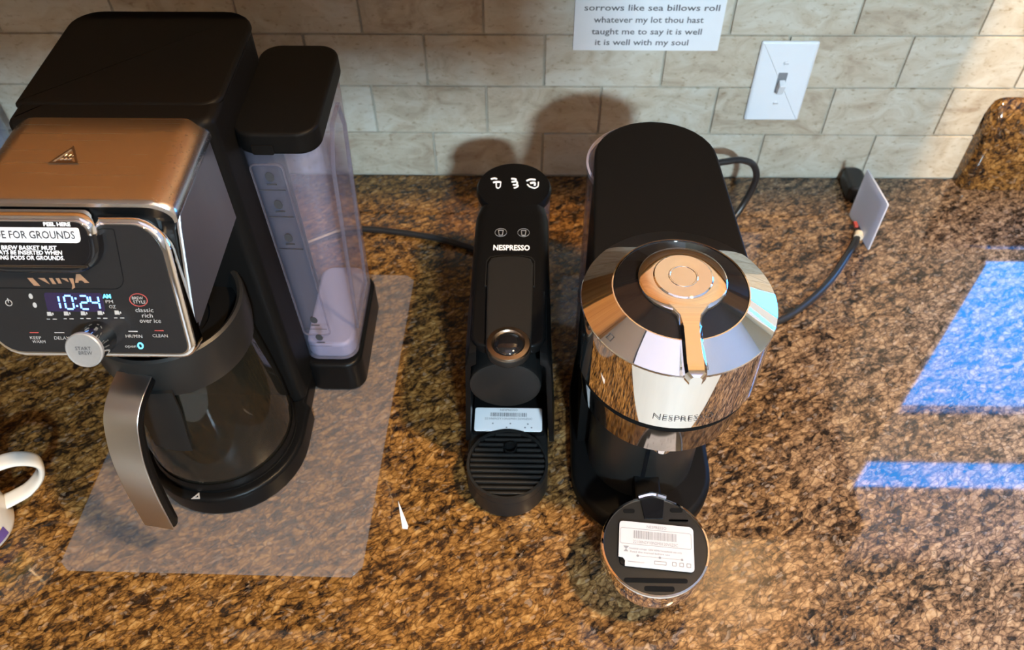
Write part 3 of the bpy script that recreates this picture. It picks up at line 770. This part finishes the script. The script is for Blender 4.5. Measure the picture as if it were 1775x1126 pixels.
# water tank behind
link('water_tank', G().lathe([(3.95, 1.2), (4.05, 10), (4.0, 19.4)], (EX+.1, -26.3), 48), 'smoke', ess)
tl = link('tank_lid', G().lathe([(4.05, 19.3), (4.1, 19.9), (3.9, 20.3), (.8, 20.4)], (EX+.1, -26.3), 48), 'black', ess)
def icon(g, x, y, k, fr):
    tube = lambda pts, r=.13: g.tube([fr(a, b, 0) for a, b in pts], r*.62, 6, 3)
    if k == 0:
        tube([(x-.55, y+.75), (x-.15, y+.9), (x+.1, y+.75)], .16); tube([(x-.3, y+.2), (x+.1, y+.3), (x+.5, y+.25)], .17)
        tube([(x+.05, y+.2), (x+.1, y-.6), (x+.35, y-.75)], .12); tube([(x+.55, y+.3), (x+.5, y-.5), (x+.3, y-.75)], .10)
    elif k == 1:
        tube([(x-.3, y+.85), (x+.2, y+.75), (x+.1, y+.35)], .17); tube([(x-.25, y+.3), (x+.3, y+.35), (x+.35, y-.05)], .17)
        tube([(x-.1, y-.2), (x+.45, y-.25), (x+.3, y-.6), (x, y-.7)], .14)
    else:
        tube([(x-.6, y+.5), (x-.2, y+.75), (x+.4, y+.7)], .15); tube([(x-.2, y+.1), (x+.3, y+.2), (x+.3, y-.25)], .19)
        tube([(x-.5, y-.1), (x-.2, y-.5), (x+.3, y-.7)], .13); tube([(x+.7, y+.3), (x+.65, y-.4), (x+.3, y-.7)], .12)
g = G()
for k in range(3): icon(g, EX-1.9+k*1.98, -26.0, k, FLAT(20.42))
link('lid_drawings', g, 'paper', tl)
# drip tray in front
base_out = [(EX-4.5, -41.5)] + [(EX-.2+4.3*math.cos(math.radians(a)), -51.2+4.25*math.sin(math.radians(a))) for a in range(184, 358, 8)] + [(EX+4.1, -41.5)]
dt = link('drip_tray', G().prism(base_out, 0.02, 3.2, .35, 3), 'charcoal', ess)
band = G(); band_prism(band, [(EX-.2+4.28*math.cos(math.radians(a)), -51.2+4.23*math.sin(math.radians(a))) for a in range(0, 360, 8)], .28, 3.0, 4.0); link('tray_rim', band, 'charcoal', dt)
n = 12
for k in range(n):                                                   # the ribs of the grid
    y = -54.6 + k*.645
    w = math.sqrt(max(.2, 3.95**2 - (y+51.2)**2))
    if y > -49.5: w = min(w, 3.9)
    for x0, x1 in (((EX-.2-w, EX-.2+w),) if abs(y+49.2) > .75 else ((EX-.2-w, EX-.65), (EX+.75, EX-.2+w))):
        link('grid_rib', G().prism(rrect(x0, x1, y-.17, y+.17, .1, 2), 3.1, 3.9, .12, 2), 'charcoal', dt)
link('grid_hole', G().lathe([(.68, 3.2), (.68, 3.98), (.60, 3.98), (.56, 3.6), (.1, 3.55)], (EX+.05, -49.2), 24), 'groove', dt)
st = link('sticker', G().prism(rrect(EX-3.9, EX+3.45, -47.2, -44.2, .25, 3), 3.8, 3.95, .02, 1), 'paper', ess)
link('sticker_plate', G().prism(rrect(EX-4.1, EX+3.7, -47.3, -41.6, .2, 3), 3.1, 3.8, .1, 2), 'black', ess)
g = G(); rnd = random.Random(3); x = EX-2.2
while x < EX+1.7:
    w = rnd.choice((.05, .08, .12)); poly(g, [(x, -45.35), (x+w, -45.35), (x+w, -44.85), (x, -44.85)], FLAT(3.9)); x += w + rnd.choice((.05, .08))
letters(g, 'NESPRESSO', FLAT(3.96), (EX-.2, -44.5), .38, 1.9); letters(g, '22106N2Y10N2M0120V0Z0C', FLAT(3.96), (EX-.2, -45.65), .38, 5.2)
for x, y in ((EX-1.9, -46.3), (EX, -46.3), (EX+1.9, -46.35), (EX-.4, -46.8), (EX+1.6, -46.8), (EX+2.3, -46.8)): poly(g, circ(x, y, .09, 8), FLAT(3.96))
link('sticker_print', g, 'greyink', st)
ec = link('power_cord', G().tube([(-18, -16, .5), (-12, -12.4, .5), (-8.8, -12.2, .5), (-3.5, -12.9, .5), (1.36, -14.0, .5), (6.2, -15.9, .5), (10, -18.5, .5), (12, -22, .7)], .42, 10), 'cord', org=(0, -14, 0))
tag(ec, 'black power cord on the granite between the tall brewer and slim machine', 'cord')

# ------------------------------------------------------------------ chrome-headed machine
VX = 25.95; HY = -51.4
ver = thing('espresso_machine', (VX, -45, 0), 'black pod coffee machine with a large round chrome head', 'coffee machine')
base_o = [(VX-7.3, -40), ] + [(VX+7.35*math.cos(math.radians(a)), -50.6+7.2*math.sin(math.radians(a))) for a in range(180, 361, 9)] + [(VX+7.3, -40), (VX+5.5, -29.5), (VX-5.5, -29.5)]
link('foot', G().prism(base_o, .02, 2.6, .7, 3), 'soft', ver)
def v_out(hwb, hwf, yb, yf, r):
    P = [(VX-.1+hwf*-1, yf), (VX-.1+hwf, yf)]
    for k in range(17): a = math.pi*k/16; P.append((VX-.15+hwb*math.cos(a), yb-r+r*math.sin(a)))
    return P
L = []
link('body', G().prism(v_out(5.85, 6.6, -27.6, -47.5, 5.6), 2.4, 30.0, .35, 3), 'soft', ver)
# clear tank wrapped round the back, showing at the left
link('water_tank', G().lathe([(5.7, 2.7), (5.95, 4), (5.95, 28.6), (5.6, 28.9)], (VX-.62, -33.0), 48), 'tank', ver)
link('tank_rim', G().lathe([(5.95, 28.3), (6.1, 28.5), (6.1, 29.0), (5.9, 29.1)], (VX-.62, -33.0), 48, caps=False), 'tankfoot', ver)
# column below the head
link('column', G().lathe([(5.6, 2.4), (5.55, 12), (5.55, 18.5)], (VX, -48.6), 56), 'satinblack', ver)
link('column_slit', G().box(VX-.75, VX-.35, -54.22, -53.7, 3, 18, .1), 'gloss', ver)
# head
hc = (VX, HY)
link('head_ring', G().lathe([(7.85, 29.85), (7.87, 30.0), (7.82, 30.08), (5.47, 31.42), (5.36, 31.42), (5.3, 31.2)], hc, 96), 'chrome', ver, smooth=12)
link('head_drum', G().lathe([(7.72, 23.0), (7.82, 23.1), (7.86, 29.9)], hc, 80), 'chrome', ver)
link('head_gap', G().lathe([(7.4, 22.2), (7.62, 22.25), (7.62, 23.05)], hc, 64), 'groove', ver)
link('head_skirt', G().lathe([(6.9, 18.3), (7.15, 18.5), (7.5, 22.1), (7.45, 22.25)], hc, 80), 'darkchrome', ver)
link('head_under', G().lathe([(6.9, 18.35), (6.3, 18.0), (1, 18.0)], hc, 48), 'black', ver)
link('coffee_outlet', G().lathe([(1.0, 18.1), (.85, 16.9), (.5, 16.9)], (VX-.2, -57.0), 24), 'chrome', ver)
link('head_dish', G().lathe([(5.34, 31.2), (5.30, 31.36), (3.0, 32.25), (.5, 32.3)], hc, 96), 'gloss', ver, smooth=12)
# lever
lv = link('lever', G().lathe([(3.45, 32.0), (3.52, 32.2), (3.48, 32.42), (3.32, 32.53), (2.9, 32.62), (2.42, 32.66)], hc, 72), 'chrome', ver, smooth=30)
g = G(); L = []
for y, w, z in ((-53.6, 2.3, 32.55), (-54.4, 1.55, 32.6), (-55.2, .98, 32.5), (-56.2, .80, 32.35), (-57.6, .80, 32.1), (-59.3, .84, 31.9), (-60.1, .80, 31.8), (-60.45, .45, 31.6)):
    L.append([(VX+.15-w, y, z-.9), (VX+.15+w, y, z-.9), (VX+.15+w, y, z-.25), (VX+.15+w-.22, y, z), (VX+.15-w+.22, y, z), (VX+.15-w, y, z-.25)])
g.loft(L); link('lever_handle', g, 'chrome', lv)
bt = link('button', G().lathe([(2.36, 32.4), (2.34, 32.70), (2.24, 32.76), (1.16, 32.70), (1.12, 32.74), (1.04, 32.74), (1.0, 32.70), (.2, 32.69)], hc, 72), 'chrome', ver, smooth=22)
# lettering wrapped round the drum
def drum(a, b, c):
    th = -math.pi/2 + a/7.9
    return (VX+7.90*math.cos(th), HY+7.90*math.sin(th), b)
V, F = text_geo('NESPRESSO', 1.0, 4.9, bold=-.012); g = G(); g.add([(v[0]+.35, v[1]*.95+24.45, 0) for v in V], F, drum); link('brand_lettering', g, 'ink', ver)
def cone(a, b, c):
    r = 7.78 - b/1.15; th = -math.pi/2 + a
    return (VX+r*math.cos(th), HY+r*math.sin(th), 30.14 + b*.5)
def lock(th):
    g = G()
    V = [(th-.035, .35), (th+.035, .35), (th+.035, .85), (th-.035, .85)]
    U = [(th-.035+.008, .42), (th+.035-.008, .42), (th+.035-.008, .78), (th-.035+.008, .78)]
    g.add([(a, b, 0) for a, b in V+U], [(0, 1, 5, 4), (1, 2, 6, 5), (2, 3, 7, 6), (3, 0, 4, 7)], cone)
    link('lock_mark', g, 'ink', ver)
lock(-.92); lock(.16)
# cup tray standing forward of the foot
TX, TY, TZ = 25.8, -62.15, 8.0
tr = link('cup_tray', G().lathe([(3.6, 4.4), (4.7, 4.9), (4.95, 5.9), (5.03, 7.9), (4.95, 8.08), (4.78, 8.1), (4.7, 7.95)], (TX, TY), 64), 'chrome', ver)
link('tray_plate', G().lathe([(4.75, 7.7), (4.74, 7.98), (4.6, 8.0), (.6, 8.0)], (TX, TY), 64), 'charcoal', tr)
link('tray_arm', G().prism(rrect(TX-1.3, TX+1.3, -57.6, -52.9, .3, 3), 4.6, 6.6, .3, 2), 'soft', tr)
link('tray_clip', G().prism([(TX-1.15, -56.9), (TX-.8, -59.5), (TX+.95, -59.5), (TX+1.35, -56.9)], 7.9, 8.16, .1, 2), 'gloss', tr)
link('clip_rail', G().tube([(TX-1.2, -57.3, 8.15), (TX+.1, -57.05, 8.3), (TX+1.4, -57.3, 8.15)], .28, 8, 4), 'chrome', tr)
zf = FLAT(0)
for a, b, c, d in ((-2.75, -1.65, -58.9, -58.45), (1.7, 2.9, -58.75, -58.3), (-3.1, 2.6, -65.75, -65.3), (-1.35, 1.35, -66.55, -66.05), (1.5, 3.3, -59.75, -59.45)):
    link('tray_slot', G().prism(rrect(TX+a, TX+b, c, d, .2, 4), 7.95, 8.04, .01, 1), 'groove', tr)
ang = math.radians(-5); sf2 = frame((TX-.05, TY-.25, 8.0), (math.cos(ang), math.sin(ang), 0), (-math.sin(ang), math.cos(ang), 0), (0, 0, 1))
so = rrect(-3.35, 3.5, -2.15, 2.3, (.3, .35, .45, .35), 4)
so = [p for p in so if not (p[0] < -2.8 and p[1] < -1.5)]
so = so + [(-3.35, -1.3), (-2.95, -1.35), (-2.75, -1.6), (-2.75, -2.15)]
lab = link('tray_sticker', G().prism(so, .22, .32, .02, 1, sf2), 'label', tr)
link('sticker_block', G().prism(rrect(-3.2, 3.3, -2.0, 2.2, .3, 4), 0, .22, .0, 1, sf2), 'black', tr)
g = G(); x = -2.0; rnd = random.Random(5)
while x < 1.9:
    w = rnd.choice((.05, .07, .11)); poly(g, [(x, .62), (x+w, .62), (x+w, 1.42), (x, 1.42)], sf2, .335); x += w + rnd.choice((.05, .07))
letters(g, 'NESPRESSO', sf2, (.1, 1.88, .335), .42, 1.8); letters(g, '22100N2Y10N2M0120V0Z0C', sf2, (0, .28, .335), .42, 4.1)
letters(g, 'Nominal voltage 120V 60Hz household use only', sf2, (.0, -.40, .335), .26, 4.8); letters(g, 'Read the manual before use', sf2, (-.5, -.72, .335), .26, 3.6)
letters(g, 'www.nespresso.com', sf2, (-1.75, -1.68, .335), .22, 1.5)
band_prism(g, rrect(-3.25, 3.3, .02, 1.62, .2, 3), .035, .32, .335, sf2)
poly(g, [(-1.6, -1.09), (2.4, -1.09), (2.4, -1.06), (-1.6, -1.06)], sf2, .335)
for x in (-1.6, .4, 2.4): poly(g, circ(x, -1.07, .12, 10), sf2, .337)
for x in (1.7, 2.35, 3.0): band_prism(g, rrect(x-.2, x+.2, -1.75, -1.35, .05, 2), .06, .32, .337, sf2)
band_prism(g, rrect(-.1, 1.0, -1.75, -1.4, .05, 2), .05, .32, .337, sf2); poly(g, [(-2.9, -.75), (-2.45, -.75), (-2.65, -.5), (-2.4, -.2), (-2.95, -.2), (-2.7, -.5)], sf2, .337)
link('sticker_print', g, 'greyink', lab)
# its cord, tag and plug
vc = thing('power_cord', (50, -24, 0), 'black power cord looping behind the chrome machine to a white tag', 'cord')
link('cable', G().tube([(29, -27.8, 3.0), (31.5, -21, 6.0), (36.5, -11, 9.6), (40, -9, 10.2), (42.8, -8.6, 9.6), (44.0, -8.6, 7.6), (43.9, -8.6, 5.0), (42.9, -9.3, 2.4), (41.2, -11.2, .9), (37.5, -17, .52), (36, -24, .5), (38.5, -28, .5), (42, -28.8, .5), (45.4, -28.0, .5), (49.2, -25.1, .5), (53.0, -21.1, .5), (56.4, -16.3, .5), (58.3, -13.2, .5), (59.6, -9, .5), (60.0, -5.6, .9)], .45, 12, 6), 'cord', vc)
link('plug', G().prism(rrect(58.7, 61.6, -5.2, -.35, (.6, .6, 1.1, 1.1), 4), .05, 2.5, .55, 3), 'cord', vc)
link('cord_tie', G().tube([(58.45, -13.2, .66), (58.72, -12.4, .66)], .62, 12, 2), 'beige', vc)
ta = Vector((.87, -7.1, 0)).normalized()
tfm = frame((58.55, -8.02, .06), -ta, (0, 0, 1), (-ta.y, ta.x, 0))
wt = link('paper_tag', G().prism(rrect(-7.15, 0, 0, 8.2, .25, 3), 0.0, .22, .05, 1, tfm), 'tagpaper', vc)
link('tag_window', G().prism(rrect(-6.0, -.8, 1.0, 7.3, .2, 3), .2, .27, .02, 1, tfm), 'tagpaper', wt)
link('red_mark', G().box(58.2, 58.7, -11.6, -10.6, .9, 1.3, .05), 'red', vc)

# ------------------------------------------------------------------ mug at the left edge
MX, MY = -43.5, -57.9
mug = thing('coffee_mug', (MX, MY, 0), 'white ceramic mug with gold and purple print at the left edge', 'mug')
link('mug_body', G().lathe([(3.2, .03), (3.75, .25), (4.0, 1.0), (4.1, 9.3), (4.0, 9.6), (3.75, 9.5), (3.65, 1.2), (3.0, .8)], (MX, MY), 56), 'ceramic', mug)
def sheet_on(g, a0, a1, z0, z1, r0, r1, n=18):
    L0 = [(MX+r0*math.cos(math.radians(a0+(a1-a0)*k/n)), MY+r0*math.sin(math.radians(a0+(a1-a0)*k/n)), z0) for k in range(n+1)]
    L1 = [(MX+r1*math.cos(math.radians(a0+(a1-a0)*k/n)), MY+r1*math.sin(math.radians(a0+(a1-a0)*k/n)), z1) for k in range(n+1)]
    g.add(L0+L1, [(k, k+1, n+2+k, n+1+k) for k in range(n)])
g = G(); sheet_on(g, -150, -8, .9, 2.3, 4.03, 4.05); link('purple_band', g, 'purple', mug)
g = G(); sheet_on(g, -150, -12, 2.3, 5.4, 4.05, 4.09); link('gold_print', g, 'gold', mug)
hx = Vector((.85, .52, 0)).normalized()
hp = spline([(3.9, 8.0, 0), (5.2, 8.55, 0), (7.3, 8.2, 0), (8.7, 6.6, 0), (8.2, 4.6, 0), (6.5, 3.1, 0), (4.9, 2.7, 0), (3.85, 2.6, 0)], 7)
L = []; hy = Vector((-hx.y, hx.x, 0))
for i, p in enumerate(hp):
    t = (hp[min(i+1, len(hp)-1)] - hp[max(i-1, 0)]).normalized(); nn = Vector((-t.y, t.x, 0)); loop = []
    for k in range(14):
        a = 2*math.pi*k/14; q = p + nn*.36*math.sin(a)
        loop.append(tuple(Vector((MX, MY, 0)) + hx*q.x + Vector((0, 0, q.y)) + hy*(.95*math.copysign(abs(math.cos(a))**.7, math.cos(a)))))
    L.append(loop)
link('handle', G().loft(L), 'ceramic', mug)
# glass jar behind the brewer at the far left
jar = thing('glass_jar', (-63.5, -7, 0), 'pale bluish glass jar near the wall at the left edge', 'jar')
link('jar_body', G().lathe([(5.5, .05), (6.4, .6), (6.5, 2), (6.5, 14.5), (5.6, 17), (4.2, 18.6), (4.2, 20)], (-63.5, -7), 40), 'jar', jar)
link('jar_lid', G().lathe([(4.5, 19.2), (4.5, 21.2), (4.2, 21.6), (1, 21.6)], (-63.5, -7), 32), 'steel', jar)
# thin white wedge on the granite
sp = link('white_sliver', G().prism([(.95, -56.9), (1.5, -56.95), (1.55, -56.6), (.16, -53.7)], .03, .14, .03, 1), 'white', org=(.6, -54, 0))
tag(sp, 'thin white sliver lying on granite beside the clear mat', 'sliver')
